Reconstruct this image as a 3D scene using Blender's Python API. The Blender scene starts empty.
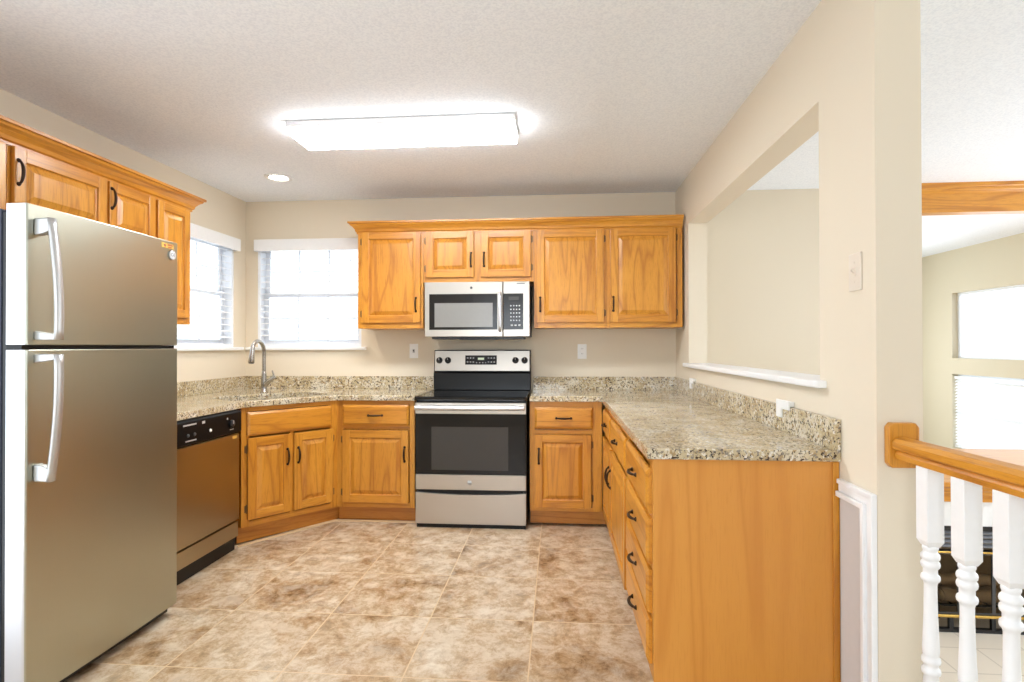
import bpy, bmesh, math, random
from mathutils import Vector, Matrix
random.seed(4)
PI = math.pi
S = bpy.context.scene
C = S.collection

# ------------------------------------------------------------------ camera
PSI, PITCH, ROLL, FPX, CH = 0.0807, 0.0068, -0.002, 562.907, 1.2644
cam = bpy.data.cameras.new('camera'); camo = bpy.data.objects.new('camera', cam); C.objects.link(camo)
s_, c_ = math.sin(PSI), math.cos(PSI)
F0 = Vector((-s_, c_, 0)); R0 = Vector((c_, s_, 0)); U0 = Vector((0, 0, 1))
Fv = F0 * math.cos(PITCH) + U0 * math.sin(PITCH); Uv = U0 * math.cos(PITCH) - F0 * math.sin(PITCH)
Rv = R0 * math.cos(ROLL) + Uv * math.sin(ROLL); Uv = Uv * math.cos(ROLL) - R0 * math.sin(ROLL)
m = Matrix((Rv, Uv, -Fv)).transposed().to_4x4(); m.translation = Vector((0, 0, CH))
camo.matrix_world = m
cam.sensor_width = 36; cam.lens = FPX / 1024 * 36; cam.shift_y = 1.41 / 1024; cam.clip_start = .02
S.camera = camo

# ------------------------------------------------------------------ world, lights, exposure
W = bpy.data.worlds.new('world'); S.world = W; W.use_nodes = True
bg = W.node_tree.nodes['Background']; bg.inputs[0].default_value = (0.82, 0.91, 1, 1); bg.inputs[1].default_value = 1.45
S.view_settings.view_transform = 'Standard'; S.view_settings.look = 'None'
S.view_settings.exposure = 0.93; S.view_settings.gamma = 1; S.view_settings.use_curve_mapping = False

def area(name, loc, rot, sx, sy, power, col=(1, 1, 1), portal=False):
    l = bpy.data.lights.new(name, 'AREA'); l.shape = 'RECTANGLE'; l.size = sx; l.size_y = sy; l.energy = power; l.color = col
    if portal: l.cycles.is_portal = True
    o = bpy.data.objects.new(name, l); o.location = loc; o.rotation_euler = rot; C.objects.link(o); return o

WY, XL, XR, XR2, CZ = 4.549, -2.62, .935, 1.064, 2.486      # back wall, side walls, ceiling
LX, LZ, LYE = 5.05, -.9, 8.6                                  # living room: right wall, floor, far wall
RY = -2.4                                                    # rear wall
# portals guide sky light at windows; patio door daylight; added fill at invented openings
area('portal_back', (-2.07, WY + .05, 1.67), (-PI / 2, 0, 0), .9, .82, 1, portal=True)
area('portal_left', (XL - .05, 3.93, 1.67), (0, -PI / 2, 0), .82, .9, 1, portal=True)
DAY = (.84, .92, 1)
area('daylight_patio', (XL + .01, -.10, 1.06), (0, -PI / 2, 0), 2.1, 2.8, 10, DAY)
area('fill_side', (LX - .01, 3.9, .95), (0, PI / 2, 0), 1.9, 2.6, 29, (.92, .95, 1))  # added fill lamp at an invented side opening, out of view
area('fill_stair', (LX - .01, .9, 1.1), (0, PI / 2, 0), 1.6, 1.8, 19, DAY)  # added fill lamp, the opening by the stairs is invented too
area('fill_far', (3.5, LYE - .01, 1.0), (-PI / 2, 0, 0), 1.0, 1.6, 22, DAY)  # added fill lamp that brightens the living room from its far wall
area('fill_rear', (-.7, RY + .01, 1.5), (PI / 2, 0, 0), 1.6, 1.1, 21, DAY)  # added fill lamp behind the camera, at an invented opening
area('portal_living_a', (LX + .02, 6.9, 1.5), (0, PI / 2, 0), .8, 1.5, 1, portal=True)
area('portal_living_b', (LX + .02, 6.9, .4), (0, PI / 2, 0), .9, 1.5, 1, portal=True)

# ------------------------------------------------------------------ materials
def srgb(r, g, b):
    f = lambda v: ((v / 255) / 12.92 if v / 255 <= .04045 else ((v / 255 + .055) / 1.055) ** 2.4)
    return (f(r), f(g), f(b), 1)
def newmat(name):
    mt = bpy.data.materials.new(name); mt.use_nodes = True
    nt = mt.node_tree; return mt, nt, nt.nodes['Principled BSDF']
def nd(nt, t, **kw):
    n = nt.nodes.new(t)
    for k, v in kw.items():
        if k in n.inputs: n.inputs[k].default_value = v
        else: setattr(n, k, v)
    return n
def ramp(nt, fac, stops):
    r = nt.nodes.new('ShaderNodeValToRGB'); e = r.color_ramp.elements
    while len(e) < len(stops): e.new(.5)
    for i, (p, c) in enumerate(stops): e[i].position = p; e[i].color = c
    nt.links.new(fac, r.inputs[0]); return r.outputs[0]
def coords(nt, scale=(1, 1, 1), rot=(0, 0, 0)):
    tc = nt.nodes.new('ShaderNodeTexCoord'); mp = nt.nodes.new('ShaderNodeMapping')
    mp.inputs['Scale'].default_value = scale; mp.inputs['Rotation'].default_value = rot
    nt.links.new(tc.outputs['Object'], mp.inputs[0]); return mp.outputs[0]
def mix(nt, fac, a, b, mode='MIX'):
    n = nt.nodes.new('ShaderNodeMix'); n.data_type = 'RGBA'; n.blend_type = mode
    for sock, v in ((n.inputs[0], fac), (n.inputs[6], a), (n.inputs[7], b)):
        if hasattr(v, 'links'): nt.links.new(v, sock)
        else: sock.default_value = v
    return n.outputs[2]
def bump(nt, b, h, strength=.2, dist=.002):
    n = nt.nodes.new('ShaderNodeBump'); n.inputs['Strength'].default_value = strength; n.inputs['Distance'].default_value = dist
    nt.links.new(h, n.inputs['Height']); nt.links.new(n.outputs[0], b.inputs['Normal'])

def plain(name, col, rough=.5, metal=0, spec=.5, noise=0, nscale=40):
    mt, nt, b = newmat(name)
    b.inputs['Base Color'].default_value = col; b.inputs['Roughness'].default_value = rough; b.inputs['Metallic'].default_value = metal
    b.inputs['Specular IOR Level'].default_value = spec
    n = nd(nt, 'ShaderNodeTexNoise', Scale=nscale, Detail=3.0); nt.links.new(coords(nt), n.inputs['Vector'])
    if noise: bump(nt, b, n.outputs[0], noise, .002)
    else:
        cc = mix(nt, n.outputs[0], tuple(v * .97 for v in col[:3]) + (1,), tuple(min(1, v * 1.02) for v in col[:3]) + (1,))
        nt.links.new(cc, b.inputs['Base Color'])
    return mt

def oak(name, axis, light, mid, dark, rough=.33, bands=19, pore=.55):
    """honey oak, grain along an axis of the object"""
    mt, nt, b = newmat(name)
    a, l = 1.0, .07
    sc = {'z': (a, a, l), 'x': (l, a, a), 'y': (a, l, a)}[axis]
    oi = nt.nodes.new('ShaderNodeObjectInfo')
    tc = nt.nodes.new('ShaderNodeTexCoord')
    ad = nt.nodes.new('ShaderNodeVectorMath'); ad.operation = 'ADD'
    ml = nt.nodes.new('ShaderNodeMath'); ml.operation = 'MULTIPLY'; ml.inputs[1].default_value = 7.3
    nt.links.new(oi.outputs['Random'], ml.inputs[0]); nt.links.new(tc.outputs['Object'], ad.inputs[0]); nt.links.new(ml.outputs[0], ad.inputs[1])
    mp = nt.nodes.new('ShaderNodeMapping'); mp.inputs['Scale'].default_value = sc; nt.links.new(ad.outputs[0], mp.inputs[0])
    co = mp.outputs[0]
    n1 = nd(nt, 'ShaderNodeTexNoise', Scale=5.5, Detail=2.0, Distortion=.25); nt.links.new(co, n1.inputs['Vector'])
    # cathedral bands: contour lines of the slow noise
    m1 = nt.nodes.new('ShaderNodeMath'); m1.operation = 'MULTIPLY'; m1.inputs[1].default_value = bands
    fr = nt.nodes.new('ShaderNodeMath'); fr.operation = 'PINGPONG'; fr.inputs[1].default_value = 1.0
    nt.links.new(n1.outputs[0], m1.inputs[0]); nt.links.new(m1.outputs[0], fr.inputs[0])
    n2 = nd(nt, 'ShaderNodeTexNoise', Scale=170.0, Detail=3.0, Roughness=.6); nt.links.new(co, n2.inputs['Vector'])
    n3 = nd(nt, 'ShaderNodeTexNoise', Scale=2.2, Detail=1.0); nt.links.new(co, n3.inputs['Vector'])
    base = ramp(nt, n3.outputs[0], [(.3, light), (.72, mid)])
    band = ramp(nt, fr.outputs[0], [(.0, (.62, .62, .62, 1)), (.35, (.12, .12, .12, 1)), (1, (0, 0, 0, 1))])
    c1 = mix(nt, band, base, dark)
    pores = ramp(nt, n2.outputs[0], [(.50, (0, 0, 0, 1)), (.72, (pore, pore, pore, 1))])
    c2 = mix(nt, pores, c1, dark)
    nt.links.new(c2, b.inputs['Base Color']); b.inputs['Roughness'].default_value = rough
    b.inputs['Coat Weight'].default_value = .25; b.inputs['Coat Roughness'].default_value = .25
    bump(nt, b, n2.outputs[0], .06, .001)
    return mt
OL, OM, OD = srgb(216, 151, 54), srgb(205, 136, 40), srgb(162, 92, 22)
M = {}
M['oak_v'] = oak('oak_vertical_grain', 'z', OL, OM, OD)
M['oak_h'] = oak('oak_horizontal_grain', 'x', OL, OM, OD)
M['oak_y'] = oak('oak_depth_grain', 'y', OL, OM, OD)
M['oak_panel'] = oak('oak_end_panel', 'z', srgb(216, 149, 64), srgb(210, 141, 55), srgb(196, 124, 44), .42, 9, .35)
M['oak_toe'] = oak('oak_toe_board', 'x', srgb(200, 134, 54), srgb(190, 122, 44), srgb(160, 92, 28), .4)
M['wall'] = plain('beige_wall_paint', srgb(226, 214, 193), .75, noise=.05, nscale=220)
M['wall_living'] = plain('cream_wall_paint', srgb(214, 204, 180), .75, noise=.05, nscale=220)
M['white'] = plain('white_gloss_paint', srgb(240, 240, 240), .35)
M['panelgrey'] = plain('pale_grey_wainscot_paint', srgb(214, 212, 212), .5)
M['vinyl'] = plain('white_vinyl', srgb(236, 240, 246), .35)
M['blind'] = plain('white_blind_slat', srgb(246, 246, 246), .45)
M['plate'] = plain('white_plastic_plate', srgb(244, 244, 242), .3)
M['plate_beige'] = plain('painted_over_plate', srgb(226, 215, 200), .4)
M['dark'] = plain('dark_slot', srgb(30, 28, 26), .5)
M['black'] = plain('black_enamel', srgb(14, 14, 15), .3, spec=.3)
M['blackplastic'] = plain('black_plastic', srgb(26, 26, 28), .35)
M['bronze'] = plain('oil_rubbed_bronze', srgb(58, 42, 32), .38, .75)
M['fhandle'] = plain('satin_grey_metal', srgb(196, 196, 196), .38, .8)
M['dwblack'] = plain('matte_black_panel', srgb(14, 14, 15), .45, spec=.15)
M['hinge'] = plain('antique_brass_hinge', srgb(120, 92, 58), .4, .6)
M['chrome'] = plain('brushed_nickel', srgb(168, 164, 158), .27, 1)
M['brass'] = plain('polished_brass', srgb(214, 176, 96), .25, 1)
M['greyside'] = plain('grey_painted_steel', srgb(64, 70, 88), .45)
M['sticker'] = plain('yellow_sticker', srgb(216, 176, 84), .5)
M['stickred'] = plain('red_sticker_print', srgb(170, 80, 50), .5)
M['marks'] = plain('light_grey_print', srgb(190, 190, 190), .5)
M['darkmarks'] = plain('dark_grey_print', srgb(70, 70, 72), .5)
M['mwglass'] = plain('grey_mesh_door_glass', srgb(132, 130, 126), .22)
M['ovenglass'] = plain('dark_oven_glass', srgb(64, 61, 58), .25, spec=.3)
M['cooktop'] = plain('black_ceramic_glass', srgb(14, 14, 15), .08)
M['burner'] = plain('burner_ring_print', srgb(60, 60, 62), .2)
M['doorglass'] = plain('black_glass_frame', srgb(26, 24, 23), .16, spec=.3)
M['shoe'] = plain('pale_quarter_round', srgb(206, 174, 134), .5)
M['louver'] = plain('grey_louver_metal', srgb(126, 128, 134), .4)
M['firebrick'] = plain('sooty_firebrick', srgb(190, 176, 156), .8, noise=.4, nscale=30)
M['bark'] = plain('split_log_bark', srgb(150, 134, 116), .85, noise=.6, nscale=40)
M['logend'] = plain('pale_log_end', srgb(214, 200, 176), .7)

def steel(name, col, rough, axis='z', streak=.02):
    mt, nt, b = newmat(name)
    sc = {'z': (160, 160, 1.5), 'x': (1.5, 160, 160), 'y': (160, 1.5, 160)}[axis]
    n = nd(nt, 'ShaderNodeTexNoise', Scale=1.0, Detail=3.0); nt.links.new(coords(nt, sc), n.inputs['Vector'])
    b.inputs['Metallic'].default_value = 1
    d = tuple(v * (1 - streak) for v in col[:3]) + (1,)
    nt.links.new(mix(nt, n.outputs[0], d, col), b.inputs['Base Color'])
    r = nt.nodes.new('ShaderNodeMapRange'); r.inputs[3].default_value = rough - .004; r.inputs[4].default_value = rough + .004
    nt.links.new(n.outputs[0], r.inputs[0]); nt.links.new(r.outputs[0], b.inputs['Roughness'])
    # slow waviness of thin sheet
    n2 = nd(nt, 'ShaderNodeTexNoise', Scale=3.0, Detail=1.0); nt.links.new(coords(nt), n2.inputs['Vector'])
    bump(nt, b, n2.outputs[0], .12, .01)
    return mt
M['steel'] = steel('brushed_stainless', srgb(186, 179, 170), .3, 'x')
M['steel_fridge'] = steel('fridge_stainless', srgb(188, 190, 176), .33, 'z')
M['steel_dw'] = steel('dishwasher_stainless', srgb(176, 166, 142), .3, 'x')
M['steel_edge'] = steel('bright_steel_edge', srgb(222, 224, 230), .4, 'z')

# granite
mt, nt, b = newmat('speckled_cream_granite')
co = coords(nt)
n0 = nd(nt, 'ShaderNodeTexNoise', Scale=9.0, Detail=4.0, Roughness=.6); nt.links.new(co, n0.inputs['Vector'])
base = ramp(nt, n0.outputs[0], [(.3, srgb(176, 154, 114)), (.5, srgb(200, 184, 150)), (.7, srgb(222, 214, 196))])
def specks(base, scale, thr, col, soft=.05, seed=0):
    v = nd(nt, 'ShaderNodeTexNoise', Scale=scale, Detail=2.5, Roughness=.55)
    mp = nt.nodes.new('ShaderNodeMapping'); mp.inputs['Location'].default_value = (seed, seed * 2, seed * 3); nt.links.new(co, mp.inputs[0]); nt.links.new(mp.outputs[0], v.inputs['Vector'])
    f = ramp(nt, v.outputs[0], [(thr, (0, 0, 0, 1)), (thr + soft, (1, 1, 1, 1))])
    return mix(nt, f, base, col)
c = specks(base, 60, .57, srgb(224, 218, 204), .06, 1)
c = specks(c, 48, .58, srgb(168, 142, 104), .05, 3)
c = specks(c, 85, .585, srgb(140, 130, 116), .04, 5)
c = specks(c, 75, .60, srgb(72, 56, 44), .03, 8)
c = specks(c, 120, .635, srgb(40, 32, 28), .02, 11)
nt.links.new(c, b.inputs['Base Color']); b.inputs['Roughness'].default_value = .09; b.inputs['Specular IOR Level'].default_value = .5
M['granite'] = mt

# kitchen floor: 18 inch mottled tiles
mt, nt, b = newmat('mottled_beige_floor_tile')
tc = nt.nodes.new('ShaderNodeTexCoord'); sp = nt.nodes.new('ShaderNodeSeparateXYZ'); nt.links.new(tc.outputs['Object'], sp.inputs[0])
def mth(op, a, b_=None):
    n = nt.nodes.new('ShaderNodeMath'); n.operation = op
    for i, v in enumerate((a, b_)):
        if v is None: continue
        if hasattr(v, 'links'): nt.links.new(v, n.inputs[i])
        else: n.inputs[i].default_value = v
    return n.outputs[0]
T = .478
ux = mth('DIVIDE', mth('ADD', sp.outputs[0], .115 + T * 20), T); uy = mth('DIVIDE', mth('ADD', sp.outputs[1], -2.597 + T * 20), T)
fx, fy = mth('PINGPONG', ux, .5), mth('PINGPONG', uy, .5)
dist = mth('MULTIPLY', mth('MINIMUM', fx, fy), T)
gro = ramp(nt, mth('MULTIPLY', dist, 100), [(.20, (1, 1, 1, 1)), (.36, (0, 0, 0, 1))])
cell = nt.nodes.new('ShaderNodeCombineXYZ'); nt.links.new(mth('FLOOR', ux), cell.inputs[0]); nt.links.new(mth('FLOOR', uy), cell.inputs[1])
wn = nt.nodes.new('ShaderNodeTexWhiteNoise'); nt.links.new(cell.outputs[0], wn.inputs['Vector'])
off = nt.nodes.new('ShaderNodeVectorMath'); off.operation = 'MULTIPLY_ADD'
off.inputs[1].default_value = (9, 9, 9); nt.links.new(wn.outputs['Color'], off.inputs[0])
st = nt.nodes.new('ShaderNodeMapping'); st.inputs['Scale'].default_value = (1.1, .95, 1); nt.links.new(tc.outputs['Object'], st.inputs[0]); nt.links.new(st.outputs[0], off.inputs[2])
na = nd(nt, 'ShaderNodeTexNoise', Scale=3.2, Detail=8.0, Roughness=.66, Distortion=.5); nt.links.new(off.outputs[0], na.inputs['Vector'])
nb = nd(nt, 'ShaderNodeTexNoise', Scale=11.0, Detail=10.0, Roughness=.78, Distortion=.3); nt.links.new(off.outputs[0], nb.inputs['Vector'])
ca = ramp(nt, na.outputs[0], [(.34, srgb(122, 88, 52)), (.44, srgb(172, 136, 94)), (.53, srgb(196, 170, 136)), (.68, srgb(216, 202, 180))])
cb = ramp(nt, nb.outputs[0], [(.37, srgb(92, 68, 44)), (.45, srgb(168, 140, 106)), (.58, srgb(222, 212, 194))])
cc = mix(nt, .45, ca, cb)
cc = mix(nt, gro, cc, srgb(210, 184, 148))
nt.links.new(cc, b.inputs['Base Color']); b.inputs['Roughness'].default_value = .32
inv = mth('SUBTRACT', 1, gro); bump(nt, b, mth('ADD', inv, mth('MULTIPLY', nb.outputs[0], .3)), .25, .002)
M['floor'] = mt

# popcorn ceiling
mt, nt, b = newmat('popcorn_ceiling')
n = nd(nt, 'ShaderNodeTexNoise', Scale=110.0, Detail=3.0); nt.links.new(coords(nt), n.inputs['Vector'])
nt.links.new(ramp(nt, n.outputs[0], [(.35, srgb(232, 237, 245)), (.6, srgb(244, 248, 254))]), b.inputs['Base Color'])
b.inputs['Roughness'].default_value = .95; bump(nt, b, n.outputs[0], .35, .004)
M['ceiling'] = mt
# lower floor tile
mt, nt, b = newmat('cream_hearth_tile')
br = nd(nt, 'ShaderNodeTexBrick', Scale=1.0); br.offset = 0
br.inputs['Color1'].default_value = srgb(232, 222, 206); br.inputs['Color2'].default_value = srgb(226, 216, 200); br.inputs['Mortar'].default_value = srgb(206, 196, 180)
br.inputs['Brick Width'].default_value = .33; br.inputs['Row Height'].default_value = .33; br.inputs['Mortar Size'].default_value = .006
nt.links.new(coords(nt), br.inputs['Vector']); nt.links.new(br.outputs[0], b.inputs['Base Color']); b.inputs['Roughness'].default_value = .35
M['lowtile'] = mt
def emis(name, col, st):
    mt, nt, b = newmat(name); b.inputs['Base Color'].default_value = (.9, .9, .9, 1)
    b.inputs['Emission Color'].default_value = col; b.inputs['Emission Strength'].default_value = st; return mt
M['lamp'] = emis('lit_diffuser', (.92, .96, 1, 1), 23)
M['lamp_side'] = emis('lens_side', (.92, .96, 1, 1), 9)
M['bulb'] = emis('lit_bulb', (1, .95, .85, 1), 14)
M['lcd'] = emis('green_clock_display', (.35, .5, .15, 1), .25)
mt, nt, b = newmat('clear_window_glass')
g = nt.nodes.new('ShaderNodeBsdfTransparent'); gl = nt.nodes.new('ShaderNodeBsdfGlossy'); gl.inputs['Roughness'].default_value = .02
lw = nt.nodes.new('ShaderNodeLayerWeight'); lw.inputs[0].default_value = .1; mx = nt.nodes.new('ShaderNodeMixShader')
nt.links.new(lw.outputs['Fresnel'], mx.inputs[0]); nt.links.new(g.outputs[0], mx.inputs[1]); nt.links.new(gl.outputs[0], mx.inputs[2])
nt.links.new(mx.outputs[0], nt.nodes['Material Output'].inputs[0]); M['glass'] = mt
M['smoked'] = mt.copy(); M['smoked'].name = 'smoked_fire_glass'
M['smoked'].node_tree.nodes['Transparent BSDF'].inputs[0].default_value = (.85, .8, .72, 1)

# ------------------------------------------------------------------ mesh helpers
LAST = [None]
class MB:
    def __init__(s): s.v = []; s.f = []; s.m = []; s.sm = []
    def add(s, vs, fs, mi=0, smooth=False):
        o = len(s.v); s.v += [tuple(v) for v in vs]
        for f in fs: s.f.append(tuple(i + o for i in f)); s.m.append(mi); s.sm.append(smooth)
        return s
    def box(s, x0, x1, y0, y1, z0, z1, mi=0):
        x0, x1 = sorted((x0, x1)); y0, y1 = sorted((y0, y1)); z0, z1 = sorted((z0, z1))
        return s.add([(x0, y0, z0), (x1, y0, z0), (x1, y1, z0), (x0, y1, z0), (x0, y0, z1), (x1, y0, z1), (x1, y1, z1), (x0, y1, z1)],
                     [(3, 2, 1, 0), (4, 5, 6, 7), (0, 1, 5, 4), (1, 2, 6, 5), (2, 3, 7, 6), (3, 0, 4, 7)], mi)
    def cbox(s, x0, x1, y0, y1, z0, z1, b=.003, mi=0):
        """box with chamfered edges (convex hull of shrunken boxes)"""
        bm = bmesh.new(); r = bmesh.ops.create_cube(bm, size=1)
        for v in bm.verts:
            v.co = Vector(((x0 + x1) / 2 + v.co.x * abs(x1 - x0), (y0 + y1) / 2 + v.co.y * abs(y1 - y0), (z0 + z1) / 2 + v.co.z * abs(z1 - z0)))
        bmesh.ops.bevel(bm, geom=bm.edges[:], offset=b, segments=2, profile=.5, affect='EDGES')
        bm.verts.index_update()
        s.add([v.co[:] for v in bm.verts], [[v.index for v in f.verts] for f in bm.faces], mi); bm.free(); return s
    def prism(s, poly, z0, z1, axis='z', mi=0, smooth=False):
        """poly (a,b) extruded along axis; z: (x,y); y: (x,z); x: (y,z)"""
        def P(a, b, t): return {'z': (a, b, t), 'y': (a, t, b), 'x': (t, a, b)}[axis]
        n = len(poly); vs = [P(a, b, z0) for a, b in poly] + [P(a, b, z1) for a, b in poly]
        s.add(vs, [tuple(range(n - 1, -1, -1)), tuple(range(n, 2 * n))], mi)
        o = len(s.v) - 2 * n
        for i in range(n):
            j = (i + 1) % n; s.f.append((o + i, o + j, o + n + j, o + n + i)); s.m.append(mi); s.sm.append(smooth)
        return s
    def tube(s, path, r, seg=10, mi=0, cap=True, flat=None):
        pts = [Vector(p) for p in path]; n = len(pts); rr = r if isinstance(r, (list, tuple)) else [r] * n
        ref = None; rings = []
        for i, p in enumerate(pts):
            t = (pts[min(i + 1, n - 1)] - pts[max(i - 1, 0)]).normalized()
            if ref is None: ref = t.orthogonal().normalized()
            ref = (ref - t * ref.dot(t)).normalized(); bn = t.cross(ref)
            rings.append([p + (ref * math.cos(2 * PI * k / seg) + bn * math.sin(2 * PI * k / seg)) * rr[i] for k in range(seg)])
        vs = [v for r_ in rings for v in r_]; fs = []
        for i in range(n - 1):
            for k in range(seg):
                k2 = (k + 1) % seg; fs.append((i * seg + k, i * seg + k2, (i + 1) * seg + k2, (i + 1) * seg + k))
        s.add(vs, fs, mi, True)
        if cap:
            s.add(rings[0], [tuple(range(seg - 1, -1, -1))], mi); s.add(rings[-1], [tuple(range(seg))], mi)
        return s
    def lathe(s, prof, o=(0, 0, 0), axis='z', seg=20, mi=0, smooth=True):
        """prof: (r, h) list"""
        def P(r, h, a):
            x, y = r * math.cos(a), r * math.sin(a)
            v = {'z': (x, y, h), 'y': (x, h, y), 'x': (h, x, y)}[axis]
            return (v[0] + o[0], v[1] + o[1], v[2] + o[2])
        n = len(prof); vs = [P(r, h, 2 * PI * k / seg) for r, h in prof for k in range(seg)]; fs = []
        for i in range(n - 1):
            for k in range(seg):
                k2 = (k + 1) % seg; fs.append((i * seg + k, i * seg + k2, (i + 1) * seg + k2, (i + 1) * seg + k))
        fs2 = [tuple(range(seg - 1, -1, -1)), tuple((n - 1) * seg + k for k in range(seg))]
        s.add(vs, fs, mi, smooth); o2 = len(s.v) - len(vs)
        for f in fs2: s.f.append(tuple(i + o2 for i in f)); s.m.append(mi); s.sm.append(False)
        return s
    def sweep(s, path, prof, mi=0):
        """path of (x,y) points, profile (outward offset to the right of travel, z); mitred"""
        n = len(path); P = [Vector(p) for p in path]; rings = []
        for i in range(n):
            ds = []
            if i > 0: ds.append((P[i] - P[i - 1]).normalized())
            if i < n - 1: ds.append((P[i + 1] - P[i]).normalized())
            ns = [Vector((d.y, -d.x)) for d in ds]
            if len(ns) == 2:
                mm = (ns[0] + ns[1]).normalized(); mm = mm / mm.dot(ns[0])
            else: mm = ns[0]
            rings.append([(P[i].x + mm.x * o, P[i].y + mm.y * o, z) for o, z in prof])
        k = len(prof); vs = [v for r in rings for v in r]; fs = []
        for i in range(n - 1):
            for j in range(k):
                j2 = (j + 1) % k; fs.append((i * k + j, (i + 1) * k + j, (i + 1) * k + j2, i * k + j2))
        fs += [tuple(range(k)), tuple((n - 1) * k + j for j in range(k - 1, -1, -1))]
        return s.add(vs, fs, mi)
    def holed(s, outer, holes, z0, z1, mi=0):
        bm = bmesh.new()
        for loop in [outer] + holes:
            vs = [bm.verts.new((a, b_, z1)) for a, b_ in loop]
            for i in range(len(vs)): bm.edges.new((vs[i], vs[(i + 1) % len(vs)]))
        bmesh.ops.triangle_fill(bm, use_beauty=True, use_dissolve=False, edges=bm.edges[:])
        bmesh.ops.recalc_face_normals(bm, faces=bm.faces[:])
        if sum(f.normal.z for f in bm.faces) < 0: bmesh.ops.reverse_faces(bm, faces=bm.faces[:])
        r = bmesh.ops.extrude_face_region(bm, geom=bm.faces[:])
        for g in r['geom']:
            if isinstance(g, bmesh.types.BMVert): g.co.z = z0
        bmesh.ops.recalc_face_normals(bm, faces=bm.faces[:]); bm.verts.index_update()
        s.add([v.co[:] for v in bm.verts], [[v.index for v in f.verts] for f in bm.faces], mi); bm.free(); return s
    def build(s, name, mats, parent=None, bevel=None, loc=None):
        me = bpy.data.meshes.new(name); me.from_pydata(s.v, [], s.f)
        if not isinstance(mats, (list, tuple)): mats = [mats]
        for mt in mats: me.materials.append(mt)
        for p, mi, sm in zip(me.polygons, s.m, s.sm): p.material_index = mi; p.use_smooth = sm
        bm = bmesh.new(); bm.from_mesh(me); bmesh.ops.recalc_face_normals(bm, faces=bm.faces[:]); bm.to_mesh(me); bm.free()
        me.update(); o = bpy.data.objects.new(name, me); C.objects.link(o)
        if parent: o.parent = parent
        if loc: o.location = loc
        LAST[0] = o
        if bevel:
            b = o.modifiers.new('bevel', 'BEVEL'); b.width = bevel; b.segments = 2; b.limit_method = 'ANGLE'; b.angle_limit = math.radians(35)
        return o
def tag(o, label=None, cat=None, group=None, kind=None):
    if label: o['label'] = label
    if cat: o['category'] = cat
    if group: o['group'] = group
    if kind: o['kind'] = kind
    return o
def thing(name, label, cat, loc=(0, 0, 0), rz=0, group=None):
    o = bpy.data.objects.new(name, None); C.objects.link(o); o.location = loc; o.rotation_euler = (0, 0, rz); o.empty_display_size = .1
    return tag(o, label, cat, group)
def copy_tree(o, parent=None):
    c = o.copy(); C.objects.link(c); c.parent = parent
    for ch in [x for x in o.children]: copy_tree(ch, c)
    return c
def struct(o): return tag(o, kind='structure')
def wtext(body, size, mat, name, parent, loc, rot, depth=.0004):
    cu = bpy.data.curves.new(name, 'FONT'); cu.body = body; cu.size = size; cu.extrude = depth; cu.align_x = 'CENTER'; cu.align_y = 'CENTER'
    t = bpy.data.objects.new(name, cu); C.objects.link(t)
    bpy.context.view_layer.update(); dg = bpy.context.evaluated_depsgraph_get()
    me = bpy.data.meshes.new_from_object(t.evaluated_get(dg)); bpy.data.objects.remove(t)
    o = bpy.data.objects.new(name, me); me.materials.clear(); me.materials.append(mat); C.objects.link(o)
    o.parent = parent; o.location = loc; o.rotation_euler = rot; return o

# ------------------------------------------------------------------ setting
def wall_with_holes(u0, u1, z0, z1, holes, t0, t1, axis):
    """axis 'x': wall runs along x, thickness t0..t1 in y. 'y': runs along y, thickness in x. holes (u0,u1,z0,z1) sorted"""
    mb = MB()
    def bx(a, b, c, d):
        if b - a < 1e-4 or d - c < 1e-4: return
        if axis == 'x': mb.box(a, b, t0, t1, c, d)
        else: mb.box(t0, t1, a, b, c, d)
    us = sorted({u0, u1} | {h[0] for h in holes} | {h[1] for h in holes})
    for a, b in zip(us, us[1:]):
        cs = sorted([h for h in holes if h[0] <= a + 1e-6 and h[1] >= b - 1e-6], key=lambda h: h[2]); z = z0
        for h in cs: bx(a, b, z, h[2]); z = h[3]
        bx(a, b, z, z1)
    return mb
BW = (-2.515, -1.62, 1.262, 2.145)        # back window
LW = (3.46, 4.375, 1.262, 2.125)         # left window
struct(MB().box(XL - .12, XR2, RY - .12, WY + .12, -.12, 0).build('floor', M['floor']))
struct(MB().box(XR2, LX + .12, RY - .12, LYE + .12, LZ - .1, LZ).build('floor_lower', M['lowtile']))
struct(MB().box(XL - .12, LX + .12, RY - .12, LYE + .12, CZ, CZ + .12).build('ceiling', M['ceiling']))
struct(wall_with_holes(XL - .12, XR2, 0, CZ, [BW], WY, WY + .12, 'x').build('wall_back', M['wall']))
struct(wall_with_holes(XR2, 2.5, LZ, CZ, [], WY, WY + .12, 'x').build('wall_dining', M['wall']))
struct(wall_with_holes(RY - .12, WY, 0, CZ, [(-1.5, 1.3, .01, 2.11), LW], XL - .12, XL, 'y').build('wall_left', M['wall']))
struct(wall_with_holes(XL - .12, LX + .12, LZ, CZ, [(-1.5, .1, .95, 2.05)], RY - .12, RY, 'x').build('wall_rear', M['wall']))  # rear opening added to let light in from behind the camera
struct(wall_with_holes(1.737, WY, LZ, CZ, [(2.095, 4.11, 1.14, 2.14)], XR, XR2, 'y').build('wall_right', M['wall']))
struct(MB().box(XR2 - .1, XR2, RY, 1.737, LZ, -.12).build('wall_landing', M['wall']))
LWIN = [(6.0, 7.66, 1.10, 1.935), (6.0, 7.66, -.04, .897)]
struct(wall_with_holes(RY, LYE, LZ, CZ, LWIN + [(0, 1.8, .3, 1.9), (2.6, 5.2, 0, 1.9)], LX, LX + .12, 'y').build('wall_living', M['wall_living']))  # last two openings are out of view, added to brighten these rooms
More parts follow.
